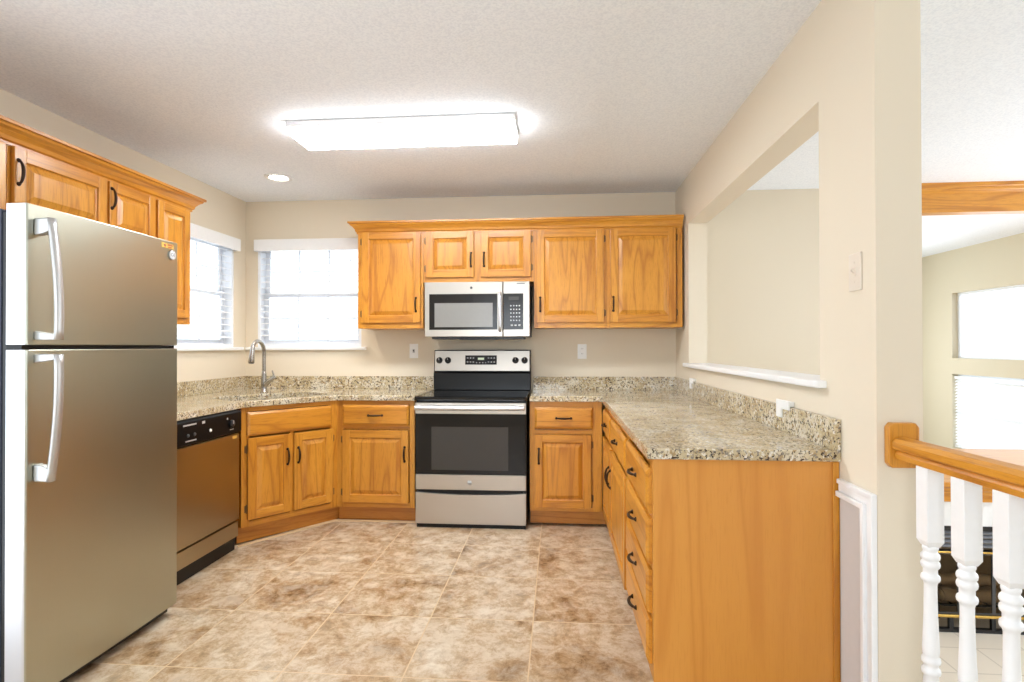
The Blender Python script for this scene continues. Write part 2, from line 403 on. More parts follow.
struct(wall_with_holes(2.5, LX, LZ, CZ, [(3.0, 4.0, .2, 1.8)], LYE, LYE + .12, 'x').build('wall_far', M['wall_living']))  # unseen opening added to light the living room
struct(MB().box(2.38, 2.5, WY + .12, LYE + .12, LZ, CZ).build('wall_partition', M['wall_living']))
# pass-through white sill
struct(MB().cbox(XR - .035, XR2 + .03, 2.045, 4.16, 1.115, 1.142, .006).build('trim_1', M['white']))
# chair rail that turns down the wall end, around a grey-white panel
def rail_prof(w): return [(0, 0), (.006, 0), (.016, w * .12), (.016, w * .3), (.01, w * .4), (.01, w * .7), (.02, w * .8), (.02, w), (0, w)]
mb = MB()
pr = [(0, .768), (.008, .768), (.016, .776), (.016, .788), (.011, .792), (.011, .806), (.022, .812), (.022, .826), (0, .826)]
# frame: horizontal + vertical with mitre
h = .058
def LL(o, t): return o
outer = [(1.737, .826), (1.985, .826)]
for (o0, o1, d) in ((0, .016, .018), (.016, .040, .012), (.040, .058, .022)):
    # layered stepped moulding, L shaped, mitred corner at (Y 1.737, z .826)
    mb.prism([(1.9445, .826 - o0), (1.737 + o0, .826 - o0), (1.737 + o0, 0), (1.737 + o1, 0), (1.737 + o1, .826 - o1), (1.9445, .826 - o1)], XR - d, XR, 'x')
struct(mb.build('trim_2', M['white'], bevel=.003))
struct(MB().box(XR - .005, XR, 1.737 + h, 1.9445, 0, .826 - h).build('trim_3', M['panelgrey']))

# windows of the kitchen: vinyl double hung with 3x2 muntins in each sash
def window(n, u0, u1, z0, z1, face, axis, flip, blinds_label):
    """local frame: x along width 0..w, y out of the room, z up; origin at the opening's lower left on the wall's face"""
    w, hh = u1 - u0, z1 - z0
    if axis == 'x': loc, rz = (u0, face, z0), 0
    else: loc, rz = (face, u0, z0), PI / 2
    root = bpy.data.objects.new('window_%d' % n, None); C.objects.link(root); root.location = loc; root.rotation_euler = (0, 0, rz); struct(root)
    fr = MB(); d0, d1 = .085, .118
    for a in ((0, w, 0, .022), (0, w, hh - .022, hh), (0, .022, .022, hh - .022), (w - .022, w, .022, hh - .022)):
        fr.box(a[0], a[1], .004, .119, a[2], a[3])
    fr.build('window_frame', M['vinyl'], root)
    for nm, za, zb, ya in (('lower_sash', .022, hh * .5 + .018, .07), ('upper_sash', hh * .5 - .018, hh - .022, .092)):
        sm = MB(); t = .038
        sm.box(.022, w - .022, ya, ya + .022, za, za + t); sm.box(.022, w - .022, ya, ya + .022, zb - t, zb)
        sm.box(.022, .022 + t, ya, ya + .022, za + t, zb - t); sm.box(w - .022 - t, w - .022, ya, ya + .022, za + t, zb - t)
        s_ = sm.build(nm, M['vinyl'], root, bevel=.003)
        mu = MB(); iw = (w - .044 - 2 * t)
        for k in (1, 2):
            x = .022 + t + iw * k / 3; mu.box(x - .006, x + .006, ya + .007, ya + .017, za + t, zb - t)
        zc = (za + zb) / 2
        for k in range(3):
            xa = .022 + t + iw * k / 3 + .006; xb = .022 + t + iw * (k + 1) / 3 - .006
            mu.box(xa, xb, ya + .007, ya + .017, zc - .006, zc + .006)
        mu.build('muntins', M['vinyl'], s_)
        MB().box(.022 + t, w - .022 - t, ya + .010, ya + .012, za + t, zb - t).build('pane', M['glass'], s_)
    return root
window(1, *BW, WY, 'x', 1, '')
window(2, *LW, XL, 'y', 1, '')
struct(MB().cbox(-2.61, -1.575, WY - .03, WY + .06, 1.236, 1.262, .005).build('trim_4', M['white']))
struct(MB().cbox(XL - .06, XL + .03, 3.42, 4.475, 1.236, 1.262, .005).build('trim_5', M['white']))
# living room windows
for n, (a, b_, c0, c1) in enumerate(LWIN):
    root = bpy.data.objects.new('window_%d' % (n + 3), None); C.objects.link(root); root.location = (LX, (a + b_) / 2, c0); struct(root)
    w2 = (b_ - a) / 2; hh = c1 - c0; fr = MB()
    for q in ((-w2, w2, 0, .03), (-w2, w2, hh - .03, hh), (-w2, -w2 + .03, .03, hh - .03), (w2 - .03, w2, .03, hh - .03)): fr.box(.07, .11, q[0], q[1], q[2], q[3])
    if n == 1: fr.box(.07, .11, -w2 + .03, w2 - .03, hh * .5 - .02, hh * .5 + .02)
    fr.build('window_frame', M['vinyl'], root)
    MB().box(.088, .092, -w2 + .03, w2 - .03, .03, hh - .03).build('pane', M['glass'], root)

def blind(label, w, hh, loc, rz, tilt=.22, pitch=.050, val=.085, ov=.006, n_tail=2, name='window_blind', y0=.006, group=None, slatw=.045):
    """local: x 0..w, y into the recess, z from 0 (sill) to hh (top of opening)"""
    t = thing(name, label, 'blind', loc, rz, group)
    if val:
        v = MB(); v.cbox(-ov, w + ov, -.055, -.043, hh - val, hh + .012, .003); v.box(-ov, -ov + .01, -.043, -.002, hh - val, hh + .012); v.box(w + ov - .01, w + ov, -.043, -.002, hh - val, hh + .012)
        v.box(-ov + .01, w + ov - .01, -.043, -.002, hh + .002, hh + .012)
        v.build('valance', M['white'], t)
    MB().box(.024, w - .024, y0 + .004, y0 + slatw - .002, hh - .06, hh - .024).build('headrail', M['white'], t)
    sl = MB(); z = hh - .085
    while z > .05:
        dz = slatw / 2 * math.sin(tilt); dy = slatw / 2 * math.cos(tilt); yc = y0 + slatw / 2
        sl.prism([(yc - dy, z - dz), (yc, z + .002), (yc + dy, z + dz), (yc + dy, z + dz + .0025), (yc, z + .0045), (yc - dy, z - dz + .0025)], .026, w - .026, 'x')
        z -= pitch
    sl.build('slats', M['blind'], t)
    MB().cbox(.026, w - .026, y0 + .002, y0 + slatw - .002, .008, .026, .003).build('bottom_rail', M['white'], t)
    for x in (.12, w - .12):
        cd = MB(); cd.tube([(x, y0 + .001, .02), (x, y0 + .001, hh - .05)], .0009, 5); cd.tube([(x, y0 + slatw, .02), (x, y0 + slatw, hh - .05)], .0009, 5); cd.build('ladder_cord', M['blind'], t)
    return t
b1 = blind('white horizontal slat blind in the window left of the upper oak cabinets', BW[1] - BW[0], BW[3] - BW[2], (BW[0], WY, BW[2]), 0)
MB().lathe([(.001, -.012), (.006, -.01), (.004, .01), (.001, .012)], (.8, -.002, .72), seg=8).build('cord_tassel', M['darkmarks'], b1)
blind('white horizontal slat blind in the left wall window behind the refrigerator', LW[1] - LW[0], LW[3] - LW[2], (XL, LW[0], LW[2]), PI / 2)
tl = blind('white slat blind over the lower living room window', 1.66, .937, (LX, 7.66, -.04), -PI / 2, .7, .038, 0, 0, name='living_room_blind')

# ceiling fixtures
t = thing('ceiling_light', 'long rectangular fluorescent ceiling light with a glowing white lens', 'ceiling light', (-.83, 3.065, CZ))
MB().cbox(-.632, .610, -.140, .140, -.034, -.0005, .004).build('housing', M['white'], t)
MB().cbox(-.627, .605, -.135, .135, -.068, -.0345, .01).build('diffuser', [M['lamp_side'], M['lamp']], t)
for p_ in LAST[0].data.polygons:
    if p_.normal.z < -.5: p_.material_index = 1
t = thing('recessed_light', 'round recessed can light lit in the ceiling near the window corner', 'ceiling light', (-2.0, 3.9, CZ))
mb = MB(); mb.lathe([(.062, -.0005), (.098, -.0005), (.096, -.006), (.075, -.010), (.066, -.006), (.062, -.0005)], seg=32); mb.build('trim_ring', M['white'], t)
mb = MB(); mb.lathe([(.0, -.0006), (.06, -.0006), (.055, -.006), (.03, -.013), (.0, -.015)], seg=24); mb.build('bulb', M['bulb'], t)
# warm spill of the can
sp_ = bpy.data.lights.new('can_spot', 'SPOT'); sp_.energy = 22; sp_.spot_size = 1.9; sp_.spot_blend = .8; sp_.color = (1, .9, .75); sp_.shadow_soft_size = .05
so = bpy.data.objects.new('can_spot', sp_); so.location = (-2.0, 3.9, CZ - .03); C.objects.link(so)

# ------------------------------------------------------------------ cabinet pieces
def pull(parent, x, z, vertical, y0, L=.100, label=None):
    """arched bronze pull with flared feet; y0 is the face it sits on (front = -y)"""
    mb = MB(); n = 12; pts = []; rr = []
    for i in range(n + 1):
        a = i / n; u = (a - .5) * L; out = .004 + .019 * math.sin(PI * a) ** .55
        pts.append(((x, y0 - out, z + u) if vertical else (x + u, y0 - out, z))); rr.append(.0048 + .0022 * math.sin(PI * a))
    mb.tube(pts, rr, 8)
    for e in (-.5, .5):
        o = (x, y0, z + e * L) if vertical else (x + e * L, y0, z)
        mb.lathe([(.0095, 0), (.009, -.003), (.006, -.007), (.003, -.011)], o, 'y', 12)
    return mb.build('handle', M['bronze'], parent)
def hinge(parent, x, z, y0, side):
    mb = MB(); mb.tube([(x, y0 - .004, z - .027), (x, y0 - .004, z + .027)], .0042, 8)
    mb.box(min(x, x + side * .012), max(x, x + side * .012), y0 - .0025, y0 - .0003, z - .022, z + .022)
    return mb.build('hinge', M['hinge'], parent)
def door(parent, x0, x1, z0, z1, hside=None, hz=None, hinge_side=None, T=.02, rail=.055, name='door', hx=None):
    """raised panel door; front faces -y; back on y=0 plane"""
    fr = MB(); e = .003
    fr.cbox(x0, x0 + rail, -T, -.0006, z0, z1, e, 0); fr.cbox(x1 - rail, x1, -T, -.0006, z0, z1, e, 0)
    fr.cbox(x0 + rail - .001, x1 - rail + .001, -T + .0003, -.0006, z0, z0 + rail, e, 1); fr.cbox(x0 + rail - .001, x1 - rail + .001, -T + .0003, -.0006, z1 - rail, z1, e, 1)
    d = fr.build(name, [M['oak_v'], M['oak_h']], parent)
    # raised field: rings (inset, y)
    a0, a1, b0, b1 = x0 + rail - .004, x1 - rail + .004, z0 + rail - .004, z1 - rail + .004
    rings = [(0, -T + .003), (.006, -T + .011), (.010, -T + .012), (.034, -T + .002), (.038, -T + .0005)]
    vs, fs = [], []
    for i, y in rings: vs += [(a0 + i, y, b0 + i), (a1 - i, y, b0 + i), (a1 - i, y, b1 - i), (a0 + i, y, b1 - i)]
    for r in range(len(rings) - 1):
        for k in range(4): fs.append((r * 4 + k, r * 4 + (k + 1) % 4, r * 4 + 4 + (k + 1) % 4, r * 4 + 4 + k))
    q = (len(rings) - 1) * 4; fs.append((q, q + 1, q + 2, q + 3))
    vs += [(a0, -.002, b0), (a1, -.002, b0), (a1, -.002, b1), (a0, -.002, b1)]; q = len(vs) - 4
    fs.append((q + 3, q + 2, q + 1, q)); 
    for k in range(4): fs.append((k, (k + 1) % 4, q + (k + 1) % 4, q + k))
    MB().add(vs, fs).build('raised_panel', M['oak_v'], d)
    if hside:
        x = (x0 + .028 if hside == 'l' else x1 - .028) if hx is None else hx
        pull(d, x, hz, True, -T)
    if hinge_side:
        x = x0 - .004 if hinge_side == 'l' else x1 + .004; sd = -1 if hinge_side == 'l' else 1
        for z in (z0 + .07, z1 - .07): hinge(d, x, z, -.0005, sd)
    return d
def drawer_front(parent, x0, x1, z0, z1, handle=True, T=.02, name='drawer'):
    rings = [(0, -.0006), (0, -T * .55), (.003, -T * .65), (.016, -T), (.019, -T)]
    vs, fs = [], []
    for i, y in rings: vs += [(x0 + i, y, z0 + i), (x1 - i, y, z0 + i), (x1 - i, y, z1 - i), (x0 + i, y, z1 - i)]
    for r in range(len(rings) - 1):
        for k in range(4): fs.append((r * 4 + k, r * 4 + (k + 1) % 4, r * 4 + 4 + (k + 1) % 4, r * 4 + 4 + k))
    q = (len(rings) - 1) * 4; fs += [(q, q + 1, q + 2, q + 3), (3, 2, 1, 0)]
    d = MB().add(vs, fs).build(name, M['oak_h'], parent)
    if handle: pull(d, (x0 + x1) / 2, (z0 + z1) / 2, False, -T)
    return d
BH = .878   # top of base cabinets
def base_body(t, w, depth, stiles, rails, fz=.115, toe=.07, toe_mat='oak_toe', sides=(True, True), htop=BH, poly=None):
    """carcass + face frame (stiles at x ranges, rails at z ranges)"""
    mb = MB()
    if poly: mb.prism(poly, fz, htop, 'z')
    else: mb.box(.002, w - .002, .019, depth, fz, htop)
    mb.build('carcass', M['oak_v'], t)
    ff = MB()
    for a, b_ in stiles: ff.box(a, b_, 0, .0188, fz, htop, 0)
    xs = sorted(stiles)
    for (a0, a1), (b0, b1_) in zip(xs, xs[1:]):
        for z0, z1 in rails: ff.box(a1, b0, 0, .0186, z0, z1, 1)
    ff.build('face_frame', [M['oak_v'], M['oak_h']], t)

FY = 3.94
# --- base cabinet left of the range
w = .57
t = thing('base_cabinet', 'oak base cabinet with one drawer over one door left of the range', 'cabinet', (-1.585, FY, 0))
base_body(t, w, .585, [(0, .05), (w - .035, w)], [(.115, .15), (.675, .70), (.85, BH)])
MB().box(0, w, .045, .06, .012, .114).build('toe_board', M['oak_toe'], t)
drawer_front(t, .048, .530, .700, .848); door(t, .048, .530, .152, .668, 'r', .50, 'l')
# --- sink base
SA = Vector((-2.0, 3.42)); SB = Vector((-1.585, 3.94)); su = (SB - SA).normalized(); sn = Vector((-su.y, su.x)); SW_ = (SB - SA).length; SANG = math.atan2(su.y, su.x)
t = thing('sink_base_cabinet', 'diagonal corner oak sink base with two doors under the faucet', 'cabinet', (SA.x, SA.y, 0), SANG)
w = SW_
mb = MB()
def tl_(p):
    d = Vector(p) - SA; return (d.dot(su), d.dot(sn))
mb.prism([(.004, .0187), (w - .004, .0187), tl_((-1.60, WY - .01)), tl_((XL + .01, WY - .01)), tl_((XL + .01, 3.405))], .115, .68)
mb.build('carcass', M['oak_v'], t)
ff = MB(); ff.box(0, .05, 0, .0185, .115, BH); ff.box(w - .05, w, 0, .0185, .115, BH); ff.box(.318, .345, 0, .0185, .15, .69)
for z0, z1 in ((.115, .15), (.69, .71), (.85, BH)): ff.box(.05, w - .05, 0, .0185, z0, z1, 1)
ff.build('face_frame', [M['oak_v'], M['oak_h']], t)
MB().box(-.01, w + .045, .040, .055, .012, .114).build('toe_board', M['oak_toe'], t)
drawer_front(t, .034, w - .045, .694, .846, False, name='false_drawer')
door(t, .036, .322, .160, .680, 'r', .53, 'l'); door(t, .341, w - .037, .160, .680, 'l', .53, 'r')
# --- right of range
w = .50
t = thing('base_cabinet', 'narrow oak base cabinet with drawer and door right of the range', 'cabinet', (-.195, FY, 0))
base_body(t, w, .585, [(0, .035), (.432, w)], [(.115, .145), (.655, .68), (.84, BH)])
MB().box(0, w + .09, .062, .077, .012, .114).build('toe_board', M['oak_toe'], t)
drawer_front(t, .035, .437, .690, .838); door(t, .035, .425, .140, .650, 'l', .50, 'r')
# --- right run, facing left; local x = -Y from origin
RF = .325
t = thing('base_cabinet', 'oak base cabinet in the corner of the right counter with two drawers over two doors', 'cabinet', (RF, 3.92, 0), -PI / 2)
w = 1.295
base_body(t, w, .60, [(0, .05), (.53, .60), (w - .03, w)], [(.115, .145), (.655, .68), (.84, BH)])
MB().box(0, w, .062, .077, .0, .114).build('toe_board', M['oak_toe'], t)
drawer_front(t, .045, .545, .685, .835); drawer_front(t, .585, w - .02, .685, .835)
door(t, .045, .545, .135, .650, 'r', .49); door(t, .585, w - .02, .135, .650, 'l', .49, 'r')
t = thing('drawer_cabinet', 'oak cabinet with four stacked drawers and a plain end panel at the counter end', 'cabinet', (RF, 2.623, 0), -PI / 2)
w = .64
base_body(t, w, .60, [(0, .035), (w - .035, w)], [(.115, .15), (.322, .335), (.487, .50), (.66, .68), (.85, BH)])
MB().box(0, w, .062, .077, .0, .114).build('toe_board', M['oak_toe'], t)
for z0, z1 in ((.682, .838), (.508, .664), (.340, .488), (.165, .318)): drawer_front(t, .03, w - .005, z0, z1)
mb = MB(); mb.prism([(0, .115), (.062, .115), (.062, 0), (.604, 0), (.604, BH), (0, BH)], w + .0005, w + .02, 'x'); mb.build('end_panel', M['oak_panel'], t)
MB().cbox(w + .0205, w + .027, .588, .6085, 0, BH, .002).build('scribe_strip', M['oak_v'], t)

# base shoe in front of diagonal & left cabinet toe
struct(MB().sweep([(SA.x + .02 + .040 * sn.x - .01, SA.y + .040 * sn.y - .035), (SB.x + .040 * sn.x, SB.y + .040 * sn.y + .012), (-1.018, FY + .045)], [(0, 0), (.014, 0), (.012, .008), (.004, .012), (0, .012)]).build('trim_6', M['shoe']))

# ------------------------------------------------------------------ countertops
CT0, CT1 = BH + .001, .9165
CE = .025
# left L-shaped top with the sink hole
ed = [Vector((-1.975, 2.64)), None, None, Vector((-1.006, 3.914))]
off_ = -sn * CE
pA = SA + off_; pB = SB + off_
def isect(p, d, q, e):
    M2 = Matrix(((d.x, -e.x), (d.y, -e.y))); s2 = M2.inverted() @ (q - p); return p + d * s2.x
ed[1] = isect(pA, su, ed[0], Vector((0, 1))); ed[2] = isect(pA, su, ed[3], Vector((1, 0)))
outer = [tuple(ed[0]), tuple(ed[1]), tuple(ed[2]), tuple(ed[3]), (-1.006, WY - .002), (XL + .002, WY - .002), (XL + .002, 2.64)]
def rrect(cx, cy, hw, hd, r, n=5):
    pts = []
    for (sx, sy, a0) in ((1, 1, 0), (-1, 1, PI / 2), (-1, -1, PI), (1, -1, 3 * PI / 2)):
        for i in range(n + 1):
            a = a0 + PI / 2 * i / n; pts.append((cx + sx * (hw - r) + r * math.cos(a), cy + sy * (hd - r) + r * math.sin(a)))
    return pts
SC = (.325, .285); SHW, SHD = .35, .20
def sl2w(p): q = SA + su * p[0] + sn * p[1]; return (q.x, q.y)
hole = [sl2w(p) for p in rrect(SC[0], SC[1], SHW, SHD, .05)]
t = thing('countertop', 'speckled granite countertop with a sink running from refrigerator to range', 'countertop')
MB().holed(outer, [hole], CT0, CT1).build('slab', M['granite'], t, bevel=.004)
BS = 1.020
MB().cbox(XL + .022, -1.006, WY - .022, WY - .002, CT1, BS, .002).build('backsplash', M['granite'], t)
MB().cbox(XL + .001, XL + .021, 2.64, WY - .002, CT1, BS, .002).build('backsplash', M['granite'], t)
t = thing('countertop', 'speckled granite countertop wrapping from the range along the right wall', 'countertop')
YN = 1.945
MB().holed([(-.196, 3.914), (.302, 3.914), (.302, YN), (XR - .001, YN), (XR - .001, WY - .002), (-.196, WY - .002)], [], CT0, CT1).build('slab', M['granite'], t, bevel=.004)
MB().cbox(-.196, XR - .022, WY - .022, WY - .002, CT1, BS, .002).build('backsplash', M['granite'], t)
MB().cbox(XR - .021, XR - .001, YN, WY - .002, CT1, BS, .002).build('backsplash', M['granite'], t)

# sink and faucet
t = thing('sink', 'undermount stainless sink set into the diagonal granite counter', 'sink', (SA.x + su.x * SC[0] + sn.x * SC[1], SA.y + su.y * SC[0] + sn.y * SC[1], CT0), SANG)
rim = rrect(0, 0, SHW + .012, SHD + .012, .055); inn = rrect(0, 0, SHW + .004, SHD + .004, .05); botm = rrect(0, 0, SHW - .02, SHD - .02, .06)
n = len(rim); vs = [(a, b_, -.001) for a, b_ in rim] + [(a, b_, -.001) for a, b_ in inn] + [(a, b_, -.17) for a, b_ in botm] + [(0, 0, -.178)]
fs = []
for i in range(n):
    j = (i + 1) % n; fs += [(i, j, n + j, n + i), (n + i, n + j, 2 * n + j, 2 * n + i), (2 * n + i, 2 * n + j, 3 * n)]
bo = MB().add(vs, fs, 0, True).build('basin', M['chrome'], t); so_ = bo.modifiers.new('solid', 'SOLIDIFY'); so_.thickness = .0015; so_.offset = -1
MB().lathe([(.0, -.1765), (.042, -.1755), (.04, -.172), (.03, -.174), (.0, -.1745)], seg=20).build('drain', M['chrome'], t)
t = thing('faucet', 'brushed nickel gooseneck pull-down faucet behind the sink', 'faucet', (-2.233, 4.13, CT1))
mb = MB(); mb.lathe([(.029, 0), (.029, .006), (.024, .012), (.022, .05), (.021, .10), (.017, .14), (.0135, .17)], seg=20)
path = [(0, 0, .16), (0, 0, .26)]
R = .085; zt = .305
path += [(0, 0, zt)] + [(0, -R + R * math.cos(a), zt + R * math.sin(a)) for a in [PI * k / 12 for k in range(1, 11)]]
e = path[-1]; path += [(0, e[1] - .004, e[2] - .02)]
mb.tube(path, .0145, 14); mb.build('neck', M['chrome'], t)
d = Vector((0, -.18, -1)).normalized(); st_ = Vector(path[-1])
MB().tube([st_, st_ + d * .02, st_ + d * .05, st_ + d * .095, st_ + d * .10], [.0135, .016, .018, .022, .019], 16).build('spray_head', M['chrome'], t)
MB().tube([st_ + d * .0995, st_ + d * .104], [.018, .0165], 16).build('spray_nozzle', M['blackplastic'], t)
mb = MB(); mb.tube([(.006, 0, .05), (.04, -.005, .085), (.075, -.01, .108), (.088, -.012, .118)], [.021, .018, .014, .011], 12); mb.build('lever_hub', M['chrome'], t)
MB().tube([(.082, -.012, .112), (.083, -.014, .135), (.075, -.02, .168)], [.009, .006, .0045], 10).build('lever', M['chrome'], t)

# ------------------------------------------------------------------ upper cabinets
UF = WY - .33
def upper(label, x0, x1, z0, z1, loc_y=UF, depth=.328):
    t = thing('wall_cabinet', label, 'cabinet', (x0, loc_y, z0)); w = x1 - x0; h = z1 - z0
    return t, w, h
def upper_body(t, w, h, stiles, rails, depth=.329):
    MB().box(.0005, w - .0005, .019, depth, 0, h).build('carcass', M['oak_v'], t)
    ff = MB()
    for a, b_ in stiles: ff.box(a, b_, 0, .0188, 0, h)
    xs = sorted(stiles)
    for (a0, a1), (b0, b1_) in zip(xs, xs[1:]):
        for z0, z1 in rails: ff.box(a1, b0, 0, .0186, z0, z1, 1)
    ff.build('face_frame', [M['oak_v'], M['oak_h']], t)
    
UZ0, UZ1 = 1.402, 2.150
t, w, h = upper('single door oak wall cabinet between the window and the microwave', -1.529, -1.018, UZ0, UZ1)
upper_body(t, w, h, [(0, .04), (w - .03, w)], [(0, .045), (h - .03, h)])
door(t, .035, .491, .042, h - .012, 'r', .18, 'l', hx=.457)
t, w, h = upper('short double door oak wall cabinet above the microwave', -1.016, -.176, 1.75, UZ1)
upper_body(t, w, h, [(0, .03), (.39, .44), (w - .03, w)], [(0, .035), (h - .02, h)])
door(t, .021, .389, .036, h - .012, 'r', .168, 'l', hx=.367); door(t, .443, .819, .036, h - .012, 'l', .168, 'r', hx=.466)
t, w, h = upper('wide double door oak wall cabinet right of the microwave', -.174, .915, UZ0, UZ1)
upper_body(t, w, h, [(0, .03), (.515, .57), (w - .04, w)], [(0, .04), (h - .03, h)])
door(t, .023, .517, .038, h - .018, 'l', .174, 'r', hx=.046); door(t, .564, 1.040, .038, h - .018, 'l', .174, 'r', hx=.585)
cp = [(0, 0), (.008, 0), (.008, .012), (.016, .018), (.020, .034), (.034, .052), (.048, .062), (.052, .072), (.062, .074), (.062, .088), (0, .088)]
o = MB().sweep([(-1.529, WY - .001), (-1.529, UF), (.9155, UF)], [(a, b_ + .0005) for a, b_ in cp]).build('crown_molding', M['oak_h'], loc=(0, 0, UZ1 - .022))
tag(o, 'oak crown molding along the top of the cabinets over the range', 'molding')
for ob in [o]:
    pass

# left wall uppers; local x = +Y, front faces +X
LF = XL + .33
LZ1 = 2.125
def lupper(label, y0, y1, z0):
    return thing('wall_cabinet', label, 'cabinet', (LF, y0, z0), PI / 2), y1 - y0, LZ1 - z0
t, w, h = lupper('oak wall cabinet cut by the left edge of the photo', 1.50, 2.166, 1.402)
upper_body(t, w, h, [(0, .03), (w - .03, w)], [(0, .04), (h - .02, h)]); door(t, .03, w - .02, .04, h - .018)
t, w, h = lupper('short double door oak wall cabinet above the refrigerator', 2.168, 3.024, 1.80)
upper_body(t, w, h, [(0, .03), (.49, .53), (w - .02, w)], [(0, .03), (h - .02, h)])
door(t, .014, .505, .03, h - .014, 'l', .205, None, hx=.032); door(t, .520, w - .008, .03, h - .014, 'l', .225, None, hx=.532, rail=.05)
t, w, h = lupper('tall narrow oak wall cabinet between the refrigerator and left window', 3.026, 3.345, 1.402)
upper_body(t, w, h, [(0, .02), (w - .035, w)], [(0, .04), (h - .02, h)]); door(t, .012, w - .028, .04, h - .018, rail=.048)
o = MB().sweep([(LF, 1.5), (LF, 3.345), (XL + .001, 3.345)], [(a * 1.05, b_) for a, b_ in cp]).build('crown_molding', M['oak_y'], loc=(0, 0, LZ1 - .015))
tag(o, 'oak crown molding along the cabinets above the refrigerator', 'molding')

# ------------------------------------------------------------------ microwave
t = thing('microwave', 'stainless over-the-range microwave with black door window', 'microwave', (-.988, 4.14, 1.335))
w, h = .785, .408
MB().box(.004, w - .004, .03, .40, .002, h).build('case', M['greyside'], t)
mb = MB(); mb.cbox(0, .5855, -.012, .03, 0, h - .001, .004); mb.build('door', M['steel'], t)
D_ = LAST[0]
MB().cbox(.036, .547, -.0145, -.0115, .052, .318, .001).build('window_frame', M['doorglass'], D_)
mb = MB(); mb.cbox(.077, .512, -.0155, -.0142, .072, .25, .0004); mb.build('window_mesh', M['mwglass'], D_)
mb = MB(); mb.tube([(.566, -.012, .045), (.566, -.035, .052), (.566, -.042, .08), (.566, -.044, .19), (.566, -.042, .29), (.566, -.035, .315), (.566, -.012, .32)], .0125, 12); mb.build('handle', M['steel_edge'], D_)
mb = MB(); mb.lathe([(.0, -.0125), (.0095, -.0125), (.0095, -.0145), (.0, -.0145)], (.352, 0, .363), 'y', 20); bd = mb.build('badge', M['darkmarks'], D_)
mb = MB(); mb.cbox(.5885, w, -.012, .03, 0, h - .001, .004); mb.build('control_panel', M['steel'], t); K = LAST[0]
MB().cbox(.592, .738, -.0145, -.0115, .052, .318, .001).build('keypad', M['doorglass'], K); kp = LAST[0]
MB().box(.630, .705, -.0149, -.0144, .268, .295).build('display', M['ovenglass'], kp)
mb = MB()
for r in range(5):
    for c0 in range(4):
        mb.box(.642 + c0 * .021, .651 + c0 * .021, -.0149, -.0144, .115 + r * .027, .124 + r * .027)
for c0 in range(3): mb.box(.645 + c0 * .028, .661 + c0 * .028, -.0149, -.0144, .078, .090)
mb.build('key_print', M['marks'], kp)
MB().box(.69, .75, -.0126, -.0119, .388, .394).build('model_print', M['darkmarks'], K)
MB().box(.05, w - .05, .02, .36, -.016, .002).build('underside_vent', M['blackplastic'], t)
MB().box(.26, .54, .01, .05, -.022, -.001).build('task_light_lens', M['black'], t)

# ------------------------------------------------------------------ range
RY0 = WY - .66   # body front
t = thing('range', 'freestanding stainless and black electric range with glass cooktop', 'range', (-.996, RY0, 0))
w = .786
MB().box(.004, w - .004, .02, .64, .025, .885).build('body', M['black'], t)
mb = MB(); mb.cbox(0, w, -.035, .60, .886, .915, .008); mb.build('cooktop', M['cooktop'], t); ck = LAST[0]
mb = MB()
def ring(mb, cx, cy, r, z, wd=.0025, seg=40):
    vs = []; fs = []
    for k in range(seg):
        a = 2 * PI * k / seg; vs += [(cx + r * math.cos(a), cy + r * math.sin(a), z), (cx + (r - wd) * math.cos(a), cy + (r - wd) * math.sin(a), z)]
    for k in range(seg): k2 = (k + 1) % seg; fs.append((2 * k, 2 * k2, 2 * k2 + 1, 2 * k + 1))
    mb.add(vs, fs)
for cx, cy, r in ((.2, .16, .115), (.2, .16, .075), (.58, .15, .09), (.2, .43, .075), (.58, .43, .11), (.58, .43, .07), (.39, .46, .05)): ring(mb, cx, cy, r, .9153)
mb.build('burner_marks', M['burner'], ck)
# backguard
mb = MB(); mb.prism([(.565, .916), (.66 - .012, .916), (.66 - .012, 1.235), (.595, 1.235), (.575, 1.06), (.565, 1.05)], .004, w - .004, 'x'); mb.build('backguard', M['black'], t, bevel=.004)
BG = LAST[0]
def bgy(z): return .575 + (z - 1.06) / .175 * .02
def bgbox(x0, x1, z0, z1, d0, d1):
    mb = MB(); vs = [(x, bgy(z) - d, z) for d in (d0, d1) for x, z in ((x0, z0), (x1, z0), (x1, z1), (x0, z1))]
    return mb.add(vs, [(0, 1, 2, 3), (7, 6, 5, 4), (0, 4, 5, 1), (1, 5, 6, 2), (2, 6, 7, 3), (3, 7, 4, 0)])
bgbox(.012, w - .012, 1.068, 1.228, -.001, .004).build('control_panel', M['steel'], BG, bevel=.001); CP = LAST[0]
bgbox(.258, .512, 1.118, 1.192, .0042, .006).build('display', M['doorglass'], CP); DP = LAST[0]
bgbox(.36, .41, 1.156, 1.174, .0062, .0068).build('clock_digits', M['lcd'], DP)
mb = MB()
for x in (.272, .295, .318, .44, .463, .486):
    for z in (1.134, 1.166): q = bgbox(x, x + .012, z, z + .010, .0062, .0066); mb.add(q.v, q.f)
for x in (.345, .37, .395, .418): q = bgbox(x, x + .010, 1.130, 1.138, .0062, .0066); mb.add(q.v, q.f)
mb.build('key_print', M['marks'], DP)
for x in (.048, .118, .662, .735):
    mb = MB(); mb.lathe([(.026, -.0042), (.026, -.009), (.022, -.024), (.019, -.027), (.0, -.027)], (x, bgy(1.152), 1.152), 'y', 22); k_ = mb.build('knob', M['blackplastic'], BG)
    MB().box(x - .002, x + .002, bgy(1.152) - .0285, bgy(1.152) - .0265, 1.156, 1.172).build('pointer', M['marks'], k_)
